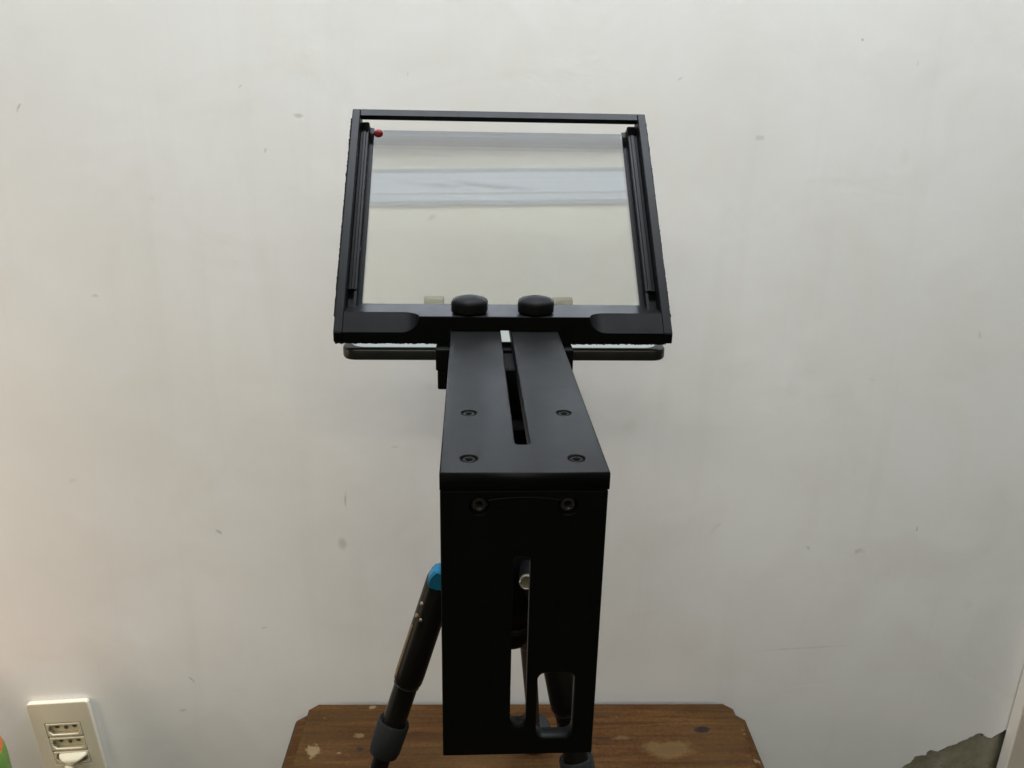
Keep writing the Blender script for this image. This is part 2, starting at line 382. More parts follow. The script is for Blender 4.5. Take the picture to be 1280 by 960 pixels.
def rrect(x0, x1, y0, y1, r, n=6):
    pts = []
    for cxx, cyy, a0 in ((x1 - r, y1 - r, 0), (x0 + r, y1 - r, 90), (x0 + r, y0 + r, 180), (x1 - r, y0 + r, 270)):
        for k in range(n + 1):
            a = R(a0 + 90 * k / n); pts.append((cxx + r * math.cos(a), cyy + r * math.sin(a)))
    return pts
def circ(cx_, cy_, r, n=28, a0=0):
    return [(cx_ + r * math.cos(a0 + 2 * math.pi * k / n), cy_ + r * math.sin(a0 + 2 * math.pi * k / n)) for k in range(n)]
def flat_mesh(name, outer, holes, thick, bev, mat, xf):
    """a sheet with holes of any outline: filled 2D curve, extruded and bevelled, taken as a mesh. Local z from -thick to 0."""
    cu = bpy.data.curves.new(name, 'CURVE'); cu.dimensions = '2D'; cu.fill_mode = 'BOTH'
    cu.extrude = thick / 2 - bev; cu.bevel_depth = bev; cu.bevel_resolution = 0 if bev < 0.0008 else 2; cu.offset = -bev
    for pts in [outer] + holes:
        s = cu.splines.new('POLY'); s.points.add(len(pts) - 1); s.use_cyclic_u = True
        for p, (x, y) in zip(s.points, pts): p.co = (x, y, 0, 1)
    tmp = bpy.data.objects.new('tmp', cu); COL.objects.link(tmp)
    dg = bpy.context.evaluated_depsgraph_get(); dg.update()
    me = bpy.data.meshes.new_from_object(tmp.evaluated_get(dg))
    bpy.data.objects.remove(tmp); bpy.data.curves.remove(cu)
    me.name = name
    me.transform(xf @ Matrix.Translation((0, 0, -thick / 2)))
    me.materials.clear(); me.materials.append(mat)
    return me

# ------------------------------------------------------------------ the setting
WYAW = 0.0333                                   # the wall stands a little askew to the camera
def wall_pt(x, z, off=0.0):                     # point on the wall's face at world x, off metres in front of it
    return Vector((x, 0.732 + WYAW * x, z)) + Vector((WYAW, -1, 0)).normalized() * off
WA = math.atan(WYAW)
# frame of the wall: local x along it, local y up, local z out of it (towards the camera)
WX = Matrix(((math.cos(WA), 0, math.sin(WA), 0), (math.sin(WA), 0, -math.cos(WA), 0.732), (0, 1, 0, 0), (0, 0, 0, 1)))
def crack_outline():
    key = [(0.40, -0.80), (0.425, -0.70), (0.444, -0.655), (0.4636, -0.6151), (0.4732, -0.6058), (0.4757, -0.5987), (0.4858, -0.5976), (0.4918, -0.5895), (0.5007, -0.5919),
           (0.5158, -0.5827), (0.5327, -0.5735), (0.5441, -0.5655), (0.5526, -0.5702), (0.5606, -0.5726), (0.5731, -0.5611), (0.5833, -0.5566), (0.61, -0.545), (0.64, -0.56),
           (0.645, -0.70), (0.62, -0.82), (0.5, -0.86)]
    out = []
    for i, (a, b) in enumerate(zip(key, key[1:] + key[:1])):
        for k in range(4):
            t = k / 4; j = 0.0014 if k else 0
            out.append((a[0] + (b[0] - a[0]) * t + random.uniform(-j, j), Z0 + a[1] + (b[1] - a[1]) * t + random.uniform(-j, j)))
    return [(x / math.cos(WA), z) for x, z in out]
hole = crack_outline()
me = flat_mesh('wall', [(-1.9, 0), (1.3, 0), (1.3, 2.6), (-1.9, 2.6)], [hole], 0.006, 0.0006, M['wall'], WX)
wall = link('wall', me, None, (0, 0, 0)); wall['kind'] = 'structure'
# the masonry behind the plaster, with its rough render
bm = bmesh.new()
nx, nz = 60, 50
grid = [[None] * (nz + 1) for _ in range(nx + 1)]
for i in range(nx + 1):
    for k in range(nz + 1):
        x = 0.36 + 0.36 * i / nx; z = 0.36 + 0.40 * k / nz
        grid[i][k] = bm.verts.new(WX @ Vector((x, z, -0.0075 + random.uniform(-0.0006, 0.0006) + 0.0008 * math.sin(x * 70) * math.cos(z * 55))))
for i in range(nx):
    for k in range(nz):
        bm.faces.new((grid[i][k], grid[i + 1][k], grid[i + 1][k + 1], grid[i][k + 1]))
o = obj('cement_wall_core', bm, M['cement'], None, True, 180); o['kind'] = 'structure'
# floor and ceiling
bm = bmesh.new(); bm.faces.new([bm.verts.new(v) for v in ((-1.9, -3.0, 0), (1.3, -3.0, 0), (1.3, 0.80, 0), (-1.9, 0.80, 0))])
o = obj('floor', bm, M['floor']); o['kind'] = 'structure'
bm = bmesh.new(); bm.faces.new([bm.verts.new(v) for v in ((-1.9, -3.0, 2.6), (1.3, -3.0, 2.6), (1.3, 0.78, 2.6), (-1.9, 0.78, 2.6))])
o = obj('ceiling', bm, M['ceiling']); o['kind'] = 'structure'
CY = math.tan(R(4.4))                            # the fixtures on the ceiling run slightly askew
def cbox(y0, y1, z0, z1, bev=0.001, x0=-1.2, x1=1.2):
    s = Matrix.Identity(4); s[1][0] = CY
    bm = bmesh.new()
    vs = add_box(bm, (x0, y0, z0), (x1, y1, z1), bev)
    rot = Matrix.Translation((0, (y0 + y1) / 2, 0)) @ Matrix.Rotation(R(4.4), 4, 'Z') @ Matrix.Translation((0, -(y0 + y1) / 2, 0))
    for v in vs: v.co = rot @ v.co
    return bm
o = obj('ceiling_beam', cbox(0.489, 0.66, 2.56, 2.599), M['beam']); o['kind'] = 'structure'
lt = thing('ceiling_light', 'long white ceiling light housing mirrored faintly in the tilted glass', 'ceiling light', (0.05, 0.40, 2.6))
def lpart(name, bm, mat):
    for v in bm.verts: v.co -= Vector((0.05, 0.40, 2.6))
    return obj(name, bm, mat, lt)
lpart('housing', cbox(0.372, 0.430, 2.593, 2.5985), M['trunk'])
lpart('gap_shade_strip', cbox(0.4305, 0.4385, 2.592, 2.5985), M['gap_shade'])
lpart('gap_shade_strip', cbox(0.3635, 0.3715, 2.592, 2.5985), M['gap_shade'])
lpart('diffuser', cbox(0.388, 0.415, 2.5900, 2.5926, 0.001, -0.42, 0.40), M['smudge'])

# upright board at the right edge
bt = thing('door_frame', 'pale cream upright board at the right edge beside the broken plaster', 'door frame', (0.6, 0.74, 0))
bm = bmesh.new()
vs = add_box(bm, (0.5735 / math.cos(WA), 0.0, 0.001), (0.76, 2.56, 0.016), 0.0015, 2)
for v in bm.verts: v.co = (WX @ v.co) - Vector((0.6, 0.74, 0))
obj('board', bm, M['board'], bt)
bm = bmesh.new(); add_box(bm, (0.7605, 0.0, 0.001), (0.80, 2.56, 0.03), 0.0015, 2)
for v in bm.verts: v.co = (WX @ v.co) - Vector((0.6, 0.74, 0))
obj('edge_trim', bm, M['board'], bt)

# ------------------------------------------------------------------ wall outlet
OB = wall_pt(-0.4815, Z0 - 0.5655)
ot = thing('wall_outlet', 'yellowed three socket wall outlet plate low on the white wall', 'wall outlet', OB)
OM = Matrix.Translation(Vector((0, 0, 0))) @ WX.to_3x3().to_4x4() @ Matrix.Rotation(R(4.0), 4, 'Z')
PW, PH = 0.0665, 0.108
def sock(cy):       # flattened hexagon of a recessed socket
    return [(-0.0175, cy - 0.001), (-0.0145, cy + 0.0056), (0.0145, cy + 0.0056), (0.0175, cy - 0.001), (0.0135, cy - 0.0062), (-0.0135, cy - 0.0062)]
socks = [0.0178, -0.0015, -0.0208]
cut = rrect(-0.0192, 0.0192, socks[2] - 0.0090, socks[0] + 0.0086, 0.0014, 3)
me = flat_mesh('cover_plate', rrect(-PW / 2, PW / 2, -PH / 2, PH / 2, 0.0035, 5), [cut], 0.0060, 0.0013, M['plate'], OM @ Matrix.Translation((0, 0, 0.0065)))
link('cover_plate', me, ot)
for i, cy in enumerate(socks):
    me = flat_mesh('socket', rrect(-0.0190, 0.0190, cy - 0.0088, cy + 0.0084, 0.0012, 3), [sock(cy)], 0.0055, 0.0006, M['ivory'], OM @ Matrix.Translation((0, 0, 0.0066)))
    so = link('socket', me, ot)
    bm = bmesh.new(); add_box(bm, (-0.0185, cy - 0.0075, 0.0009), (0.0185, cy + 0.0072, 0.0016))
    for v in bm.verts: v.co = OM @ v.co
    obj('recess_floor', bm, M['ivory'], so)
    if i < 2:
        for hx in (-0.0095, 0.0, 0.0095):
            bm = lathe_bm([(0.0023, 0.0014), (0.0023, 0.0022), (0.0, 0.0022)], 14, None, OM @ Matrix.Translation((hx, cy + (0.0008 if hx else -0.0008), 0)))
            obj('pin_hole', bm, M['hole'], so)
# plug with its cord
pt = thing('power_plug', 'ivory power plug with hanging cord in the lowest socket of the wall outlet', 'plug', OB)
cy = socks[2]
prof = [(-0.0160, cy + 0.0064), (0.0150, cy + 0.0074), (0.0165, cy + 0.0040), (0.006, cy - 0.0060), (-0.012, cy - 0.0055), (-0.0168, cy + 0.0030)]
bm = bmesh.new(); secs = [(0.003, 0.95), (0.007, 0.96), (0.011, 0.84), (0.0145, 0.58), (0.0155, 0.3)]
rings = [[bm.verts.new(OM @ Vector((x * s + 0.0025, cy + (y - cy) * s - (0.003 * max(0, z - 0.012) / 0.0165), z))) for x, y in prof] for z, s in secs]
for a, b in zip(rings, rings[1:]):
    for k in range(6): bm.faces.new((a[k], a[(k + 1) % 6], b[(k + 1) % 6], b[k]))
bm.faces.new(rings[0][::-1]); bm.faces.new(rings[-1])
bmesh.ops.bevel(bm, geom=bm.edges[:], offset=0.0009, segments=2, profile=0.5, affect='EDGES')
obj('plug_body', bm, M['ivory'], pt, True, 50)
def tube_bm(pts, radii, seg=12, xf=None):
    bm = bmesh.new(); pts = [Vector(p) for p in pts]; rings = []
    for i, p in enumerate(pts):
        d = (pts[min(i + 1, len(pts) - 1)] - pts[max(i - 1, 0)]).normalized()
        q = d.to_track_quat('Z', 'Y'); r = radii if isinstance(radii, (int, float)) else radii[i]
        rings.append([bm.verts.new(p + q @ Vector((r * math.cos(2 * math.pi * k / seg), r * math.sin(2 * math.pi * k / seg), 0))) for k in range(seg)])
    # keep successive rings aligned
    for a, b in zip(rings, rings[1:]):
        off = min(range(seg), key=lambda s: sum((a[k].co - b[(k + s) % seg].co).length for k in range(0, seg, 3)))
        for k in range(seg):
            bm.faces.new((a[k], a[(k + 1) % seg], b[(k + 1 + off) % seg], b[(k + off) % seg]))
    bm.faces.new(rings[0][::-1]); bm.faces.new(rings[-1])
    if xf is not None:
        for v in bm.verts: v.co = xf @ v.co
    return bm
cp = []
P0, P1, P2, P3 = Vector((0.0005, cy - 0.004, 0.015)), Vector((-0.001, cy - 0.012, 0.026)), Vector((-0.014, cy - 0.045, 0.026)), Vector((-0.02, cy - 0.16, 0.012))
for k in range(17):
    s = k / 16; cp.append((1 - s) ** 3 * P0 + 3 * (1 - s) ** 2 * s * P1 + 3 * (1 - s) * s * s * P2 + s ** 3 * P3)
cp.append(Vector((-0.018, cy - 0.45, 0.01)))
rad = [0.0050, 0.0046, 0.0042, 0.0038, 0.0033] + [0.0029] * 13
obj('cord', tube_bm(cp, rad, 12, OM), M['ivory'], pt, True, 60)

# ------------------------------------------------------------------ table
TT = Z0 - 0.5069 - 0.0                          # table top height
TYAW = 0.0300
tb = thing('wooden_table', 'small worn brown wooden table with clipped corners against the wall', 'table', (0.0180, 0.7162, 0.0), TYAW)
TW, TD = 0.4850, 0.66                             # over the outer lip
def clipped(wd, dp, c, back):
    return [(-wd / 2 + c, back), (wd / 2 - c, back), (wd / 2, back - c * 0.9), (wd / 2, -dp + c), (wd / 2 - c, -dp), (-wd / 2 + c, -dp), (-wd / 2, -dp + c), (-wd / 2, back - c * 0.9)]
me = flat_mesh('table_top', clipped(TW - 0.028, TD - 0.014, 0.009, 0.0), [], 0.012, 0.0012, M['wood'], Matrix.Translation((0, 0, TT)))
tt = link('table_top', me, tb, (0, 0, 0))
# the moulded lip: a quarter-round that falls away below the top
bm = bmesh.new(); rings = []
for ins, dz in ((0.022, -0.0045), (0.013, -0.0050), (0.006, -0.0062), (0.002, -0.0095), (0.0, -0.014), (0.0, -0.022), (0.004, -0.026), (0.03, -0.026)):
    rings.append([bm.verts.new((x, y, TT + dz)) for x, y in clipped(TW - 2 * ins, TD - ins, 0.015 - ins * 0.25, 0.0005 - ins)])
for a, b in zip(rings, rings[1:]):
    for k in range(8): bm.faces.new((a[k], b[k], b[(k + 1) % 8], a[(k + 1) % 8]))
bm.faces.new(rings[0]); bm.faces.new(rings[-1][::-1])
obj('edge_moulding', bm, M['wood'], tb, True, 30)
for (x0, x1, y0, y1) in ((-0.19, 0.19, -0.055, -0.035), (-0.19, 0.19, -0.62, -0.60), (-0.20, -0.18, -0.60, -0.055), (0.18, 0.20, -0.60, -0.055)):
    obj('apron', box((x0, y0, TT - 0.11), (x1, y1, TT - 0.0265), 0.001), M['wood'], tb)
for sx in (-1, 1):
    for y in (-0.045, -0.61):
        bm = bmesh.new(); add_prism(bm, [(-1, -1), (1, -1), (1, 1), (-1, 1)], 0, 1, lambda u, v, s, sx=sx, y=y: (sx * 0.19 + u * (0.014 + 0.006 * s), y + v * (0.014 + 0.006 * s), (TT - 0.0265) * s), 0.0015)
        obj('leg', bm, M['wood'], tb)

# ------------------------------------------------------------------ tripod
tp = thing('tripod', 'small black travel tripod with rubber twist locks standing on the worn table', 'tripod', (0.002, 0.372, TT))
TO = Vector((0.002, 0.372, TT))
def tr(p): return Vector((p[0], p[1], Z0 + p[2])) - TO
axis = (0.002, 0.372)
def tpart(name, bm, mat, parent=None, smooth=True, angle=40): return obj(name, bm, mat, parent or tp, smooth, angle)
def zlathe(prof, seg=32, mod=None): return lathe_bm(prof, seg, mod, Matrix.Translation(tr((axis[0], axis[1], 0))))
tpart('quick_release_plate', zlathe([(0.016, -0.046), (0.018, -0.045), (0.018, -0.037), (0.016, -0.0362)]), M['plastic'])
tpart('ball', zlathe([(0, -0.072), (0.008, -0.070), (0.0115, -0.062), (0.0115, -0.056), (0.007, -0.049), (0.006, -0.0465)], 28), M['leg'])
bh = tpart('ball_head', zlathe([(0.0135, -0.1), (0.0145, -0.098), (0.0150, -0.070), (0.0135, -0.066)]), M['plastic'])
tpart('lock_knob', lathe_bm([(0.003, 0), (0.003, 0.008), (0.008, 0.0085), (0.0085, 0.018), (0.006, 0.020), (0, 0.020)], 24, lambda th, r, z: r * (1 - 0.06 * abs(math.sin(4 * th))), along(tr((0.002, 0.387, -0.084)), tr((0.002, 0.43, -0.084)))), M['rubber'], bh)
hb = tpart('hub', zlathe([(0.0090, -0.1655), (0.0125, -0.1600), (0.0125, -0.148), (0.017, -0.142), (0.0200, -0.134), (0.0200, -0.108), (0.0165, -0.102), (0.012, -0.1005)], 36), M['plastic'])
tpart('bolt', lathe_bm([(0.0033, 0), (0.0037, 0.0005), (0.0037, 0.002), (0.0031, 0.0025), (0.0026, 0.0016), (0.0014, 0.0014), (0, 0.0014)], 20, None,
      along(tr((0.0090, 0.3340, -0.1040)), tr((0.0087, 0.3240, -0.1010)))), M['silver'], hb)
tpart('hub_ring', zlathe([(0.0127, -0.1545), (0.0133, -0.154), (0.0133, -0.1515), (0.0127, -0.151)], 36), M['rubber'], hb)

def leg(A, B, foot_z, ring_s, lock_s, r1, lockr, lock_len, with_blue, label=None):
    """A, B: two points of the leg's axis (plate-relative); runs from A down to the table"""
    A, B = Vector(A), Vector(B); d = (B - A).normalized()
    L = (foot_z - A.z) / d.z
    pt = lambda s: tr(A + d * s)
    xf = along(pt(0), pt(L))
    up = tpart('leg', lathe_bm([(r1 * 0.6, 0.0), (r1 * 0.92, 0.001), (r1, 0.004), (r1, ring_s - 0.006), (r1 * 0.97, ring_s - 0.002), (r1 * 0.86, ring_s)], 32, None, xf), M['leg'])
    if label: up['label'] = label
    tpart('collar_ring', lathe_bm([(r1 * 0.80, ring_s - 0.0002), (r1 * 0.885, ring_s + 0.0002), (r1 * 0.885, ring_s + 0.0008), (r1 * 0.8, ring_s + 0.0012)], 28, None, xf), M['screw'], up)
    tpart('middle_tube', lathe_bm([(r1 * 0.81, ring_s - 0.003), (r1 * 0.80, lock_s + 0.01)], 28, None, xf), M['leg'], up)
    tpart('twist_lock', lathe_bm([(r1 * 0.80, lock_s + 0.0015), (lockr * 0.93, lock_s), (lockr, lock_s + 0.0012), (lockr * 0.97, lock_s + lock_len * 0.8), (lockr * 0.90, lock_s + lock_len * 0.96), (lockr * 0.6, lock_s + lock_len)], 40,
          lambda th, r, z: r * (1 - 0.012 * max(0, math.cos(14 * th))), xf), M['rubber'], up)
    if L - 0.012 > lock_s + lock_len:
        tpart('lower_tube', lathe_bm([(r1 * 0.62, lock_s + lock_len - 0.002), (r1 * 0.60, L - 0.012)], 24, None, xf), M['leg'], up)
    if L - lock_s > 0.04:
        tpart('foot', lathe_bm([(r1 * 0.66, L - 0.016), (r1 * 0.78, L - 0.014), (r1 * 0.80, L - 0.005), (r1 * 0.5, L - 0.0012)], 24, None, xf), M['rubber'], up)
    # hinge cheek that joins the leg to the hub
    h = A + (Vector((axis[0], axis[1], A.z + 0.004)) - A) * 0.25
    c = Vector((axis[0], axis[1], -0.118))
    tpart('hinge', tube_bm([tr(c + (A - c) * 0.35), tr(c + (A - c) * 0.75 + Vector((0, 0, 0.004))), tr(A + d * 0.006)], [0.008, 0.0085, r1 * 0.9], 14), M['plastic'], up)
    return up, d, xf, A
LA, LB = (-0.0324, 0.352, -0.112), (-0.0542, 0.335, -0.1800)
upL, dL, xL, aL = leg(LA, LB, -0.5069, 0.0605, 0.0812, 0.0075, 0.0082, 0.0190, True)
leg((0.0180, 0.3440, -0.118), (0.0306, 0.326, -0.1745), -0.5069, 0.0590, 0.0825, 0.0076, 0.0086, 0.022, False)
leg((0.0060, 0.4060, -0.118), (0.0300, 0.667, -0.5015), -0.5069, 0.188, 0.444, 0.0075, 0.0165, 0.018, False)
# blue angle lock on the left leg, with its rivets and a bright strip standing in for the reflection on the leg's edge
tpart('hinge_pin', lathe_bm([(0.0030, 0), (0.0030, 0.0225)], 16, None, along(tr((0.0086, 0.3560, -0.1085)), tr((0.0080, 0.3310, -0.1030)))), M['plastic'], hb)
bm = bmesh.new()
prof = [(-0.0078, -0.001), (-0.0060, 0.0060), (-0.0010, 0.0115), (0.0055, 0.0100), (0.0075, 0.0015), (0.0062, -0.0040), (0.0015, -0.0062), (-0.0055, -0.0042)]
OXL = Matrix.Translation(tr((-0.0346, 0.3465, -0.1122))) @ Matrix.Scale(0.68, 4)
add_prism(bm, prof, -0.007, 0.006, lambda u, v, s: OXL @ Vector((u + 0.0 * v, s, v)), 0.0011)
tpart('angle_lock', bm, M['blue'], upL, True, 30)
c_ = (Vector((0, 0, CAM_H)) - aL); c_ = (c_ - dL * c_.dot(dL)).normalized()       # towards the front of the leg
l_ = dL.cross(c_)
if l_.x > 0: l_ = -l_
for sv, r, k in ((0.0165, 0.0011, 0.72), (0.0235, 0.0013, 0.80), (0.0240, 0.0009, 0.45)):
    n_ = (l_ * k + c_ * math.sqrt(1 - k * k))
    p_ = aL + dL * sv + n_ * 0.0072
    tpart('rivet', lathe_bm([(r, -0.001), (r, 0.0006), (r * 0.6, 0.001), (0, 0.001)], 12, None, along(tr(p_), tr(p_ + n_))), M['brass_and_glint'], upL)
off = (l_ * 0.86 + c_ * 0.51) * 0.0074
A_, B_ = aL + dL * 0.029, aL + dL * 0.0565
tpart('edge_glint', tube_bm([tr(A_ + off), tr(B_ + off)], 0.0007, 8), M['brass_and_glint'], upL)

# ------------------------------------------------------------------ teleprompter
RY, RX0, RY0 = 0.05467, 0.004838, 0.23586
RIG = Vector((RX0, RY0, Z0))
rg = thing('teleprompter', 'black metal teleprompter bracket with tilted glass in a square frame', 'teleprompter', RIG, RY)
W_, H_, TH, WF, YB, ZC, TAU, S_, ZT = 0.0550, 0.11425, 0.00633, 0.1746, 0.16659, -0.00087, 0.76873, 0.15269, 0.00762
D_ = 0.015
cT, sT = math.cos(TAU), math.sin(TAU)
def fr(x, s, d): return Vector((x, YB + s * cT + d * sT, ZC + s * sT - d * cT))
Y1 = 0.1930
# top plate
hs = [(-0.0182, 0.0523), (0.0180, 0.0523), (-0.0181, 0.0110), (0.0178, 0.0109)]
slot_top = rrect(-0.0021, 0.0031, 0.0226, 0.191, 0.0016, 5)
me = flat_mesh('top_plate', [(-W_ / 2, 0), (W_ / 2, 0), (W_ / 2, 0.212), (-W_ / 2, 0.212)], [slot_top] + [circ(x, y, 0.00285) for x, y in hs], TH, 0.0004, M['anodised'], Matrix.Identity(4))
plate = link('top_plate', me, rg)
def screw(x, y, up_, parent, name='screw', mat='screw', r=0.00235, depth=0.0012, hole=0.00285):
    xf = up_
    me = flat_mesh(name, circ(0, 0, r, 28), [circ(0, 0, 0.00125, 6, 0.3)], 0.0032, 0.00035, M[mat], xf @ Matrix.Translation((0, 0, -depth)))
    s = link(name, me, parent)
    bm = lathe_bm([(0.0014, -depth - 0.0030), (0.0014, -depth - 0.0026), (0, -depth - 0.0026)], 12, None, xf)
    obj('hex_recess', bm, M['plastic'], s)
    bm = lathe_bm([(hole - 0.00005, -0.0058), (hole - 0.00005, -0.0046), (0, -0.0046)], 24, None, xf)
    obj('counterbore', bm, M['anodised'], s)
for x, y in hs: screw(x, y, Matrix.Translation((x, y, 0)), plate, 'screw', 'anodised', 0.0024, 0.0003)
# front plate
FX = Matrix(((1, 0, 0, 0), (0, 0, -1, 0.0002), (0, 1, 0, 0), (0, 0, 0, 1)))      # local x right, y up, z towards the camera
fh = [(-0.0147, -0.0121), (0.0143, -0.0122)]
me = flat_mesh('front_plate', rrect(-W_ / 2 + 0.0001, W_ / 2 - 0.0003, -H_, -TH - 0.0002, 0.0005, 2),
               [rrect(-0.0032, 0.0026, -0.1012, -0.0311, 0.0022, 5), rrect(0.0063, 0.0197, -0.1066, -0.0782, 0.0032, 5)] + [circ(x, z, 0.0031) for x, z in fh], 0.0055, 0.0004, M['anodised'], FX)
fp = link('front_plate', me, rg)
for x, z in fh: screw(x, z, FX @ Matrix.Translation((x, z, 0)), fp, 'screw', 'screw', 0.0025, 0.0008, 0.0031)
# shallow arched ridge between the two front screws
pts = [FX @ Vector((-0.0118 + 0.0236 * k / 16, -0.0098 + 0.0010 * (1 - ((k - 8) / 8) ** 2), 0.00015)) for k in range(17)]
obj('arched_ridge', tube_bm(pts, 0.00032, 8), M['anodised'], fp, True)

# frame: bottom bar, its ends chamfered along the plane of the frame
CH = WF / 2 - 0.0048
st = []
NA = 10
x_in, x_out = 0.0436, 0.0530
def cham(x):
    ax = abs(x)
    if ax <= x_in: return 0.0
    if ax >= x_out: return 1.0
    t = (ax - x_in) / (x_out - x_in); return math.sqrt(max(0, 1 - (1 - t) ** 2))
xs = [CH, x_out] + [x_in + (x_out - x_in) * (1 - math.cos(math.pi / 2 * (NA - k) / NA)) for k in range(1, NA)] + [x_in, W_ / 2 + 0.0004]
xs = sorted(set(round(x, 7) for x in xs)); full = [-x for x in xs[::-1]] + xs
CMAX = ZT - ZC
bm = bmesh.new(); prev = None
def ring(x, zb):
    c = CMAX * cham(x)
    return [bm.verts.new(p) for p in ((x, YB, zb), (x, YB, ZT - max(c, 0.0003)), (x, YB + max(c, 0.0003), ZT), (x, Y1, ZT), (x, Y1, zb))]
nk = W_ / 2 + 0.0004
secs = []
for x in full:
    if abs(abs(x) - nk) < 1e-6:
        secs += [(x, -TH), (x, 0.0003)] if x < 0 else [(x, 0.0003), (x, -TH)]
    else: secs.append((x, -TH if abs(x) > nk else 0.0003))
for x, zb in secs:
    cur = ring(x, zb)
    if prev is None: bm.faces.new(cur)
    else:
        for k in range(5):
            vs = (prev[k], prev[(k + 1) % 5], cur[(k + 1) % 5], cur[k])
            if len({tuple(round(c, 7) for c in v.co) for v in vs}) >= 3: bm.faces.new(vs)
    prev = cur
bm.faces.new(prev[::-1])
bmesh.ops.remove_doubles(bm, verts=bm.verts[:], dist=1e-6)
obj('bottom_bar', bm, M['anodised_frame'], rg, True, 20)
# side rails
for sx in (-1, 1):
    bm = bmesh.new()
    sb = (D_ * cT - TH - ZC) / sT
    pf = [fr(0, 0, 0), fr(0, S_, 0), fr(0, S_, D_), Vector((0, YB + sb * cT + D_ * sT, -TH)), Vector((0, YB, -TH))]
    prof = [(p.y, p.z) for p in pf]
    a, b = sx * WF / 2, sx * (WF / 2 - 0.0047)
    add_prism(bm, prof, a, b, lambda u, v, s: (s, u, v), 0.0004)
    rail = obj('side_rail', bm, M['anodised_frame'], rg)
    bm = bmesh.new()
    i1, i2 = (0.0094, 0.0119) if sx < 0 else (0.0102, 0.0128)
    q = [(0.0048, 6.35), (0.0064, 6.35), (0.0064, 6.0), (i1 - 0.0014, 6.0), (i1 - 0.0014, 6.35), (i1, 6.35), (i1, 11.0), (i2, 11.0), (i2, 12.3), (i1, 12.3), (i1, 15.0), (0.0048, 15.0)]
    add_prism(bm, [(sx * (WF / 2 - x), d / 1000) for x, d in q], 0.0300, S_ - 0.0045, lambda u, v, s: fr(u, s, v), 0.0002)
    q2 = [(0.0048, 9.5), (i1 - 0.0014, 9.5), (i1 - 0.0014, 6.9), (i1, 6.9), (i1, 11.0), (i2, 11.0), (i2, 12.3), (i1, 12.3), (i1, 15.0), (0.0048, 15.0)]
    add_prism(bm, [(sx * (WF / 2 - x), d / 1000) for x, d in q2], 0.0185, 0.0300, lambda u, v, s: fr(u, s, v))
    obj('glass_channel', bm, M['anodised_frame'], rail)
    # corner wedge at the foot of the channel
    bm = bmesh.new()
    add_prism(bm, [(0, 0), (0.0045, 0), (0, 0.0060)], 0, 0.009, lambda u, v, s, sx=sx: fr(sx * (WF / 2 - 0.0049 - u), 0.0186 + v, 0.0070 + s), 0.0002)
    obj('corner_wedge', bm, M['plastic'], rail)
    # velcro on the outer side, its pile standing out raggedly
    bm = bmesh.new()
    n = 260; r0, r1 = [], []
    for k in range(n + 1):
        s = 0.0125 + (S_ - 0.0165) * k / n
        e = 0.0012 + random.uniform(-0.00016, 0.0002) + (0.0003 if random.random() < 0.03 else 0)
        x = sx * (WF / 2 + e); xi = sx * (WF / 2 + 0.0001)
        r0.append([bm.verts.new(fr(xi, s, 0.0035)), bm.verts.new(fr(x, s, 0.0040 + random.uniform(-0.0003, 0.0003))), bm.verts.new(fr(x + sx * random.uniform(-0.0004, 0.0004), s, 0.009)), bm.verts.new(fr(x, s, 0.0142)), bm.verts.new(fr(xi, s, 0.0147))])
    for a_, b_ in zip(r0, r0[1:]):
        for k in range(5): bm.faces.new((a_[k], a_[(k + 1) % 5], b_[(k + 1) % 5], b_[k]))
    bm.faces.new(r0[0]); bm.faces.new(r0[-1][::-1])
    obj('velcro_strip', bm, M['velcro'], rail)
# top bar
bm = bmesh.new()
add_prism(bm, [(-WF / 2 + 0.0048, 0), (WF / 2 - 0.0048, 0), (WF / 2 - 0.0048, 0.0036), (-WF / 2 + 0.0048, 0.0036)], S_ - 0.0054, S_ - 0.0001, lambda u, v, s: fr(u, s, v), 0.0003)
obj('top_bar', bm, M['anodised_frame'], rg)
# velcro under the bottom bar, left and right of the plate
for x0, x1 in ((-WF / 2 + 0.0005, -W_ / 2 - 0.002), (W_ / 2 + 0.002, WF / 2 - 0.003)):
    bm = bmesh.new(); n = 80; r0 = []
    for k in range(n + 1):
        x = x0 + (x1 - x0) * k / n; e = 0.0009 + random.uniform(-0.00035, 0.0003)
        r0.append([bm.verts.new((x, YB + 0.0006, -TH - 0.0001)), bm.verts.new((x, YB + 0.0009, -TH - e)), bm.verts.new((x, YB + 0.016, -TH - e - random.uniform(-0.0003, 0.0003))), bm.verts.new((x, YB + 0.0166, -TH - 0.0001))])
    for a_, b_ in zip(r0, r0[1:]):
        for k in range(4): bm.faces.new((a_[k], a_[(k + 1) % 4], b_[(k + 1) % 4], b_[k]))
    bm.faces.new(r0[0]); bm.faces.new(r0[-1][::-1])
    obj('velcro_strip', bm, M['velcro'], rg)
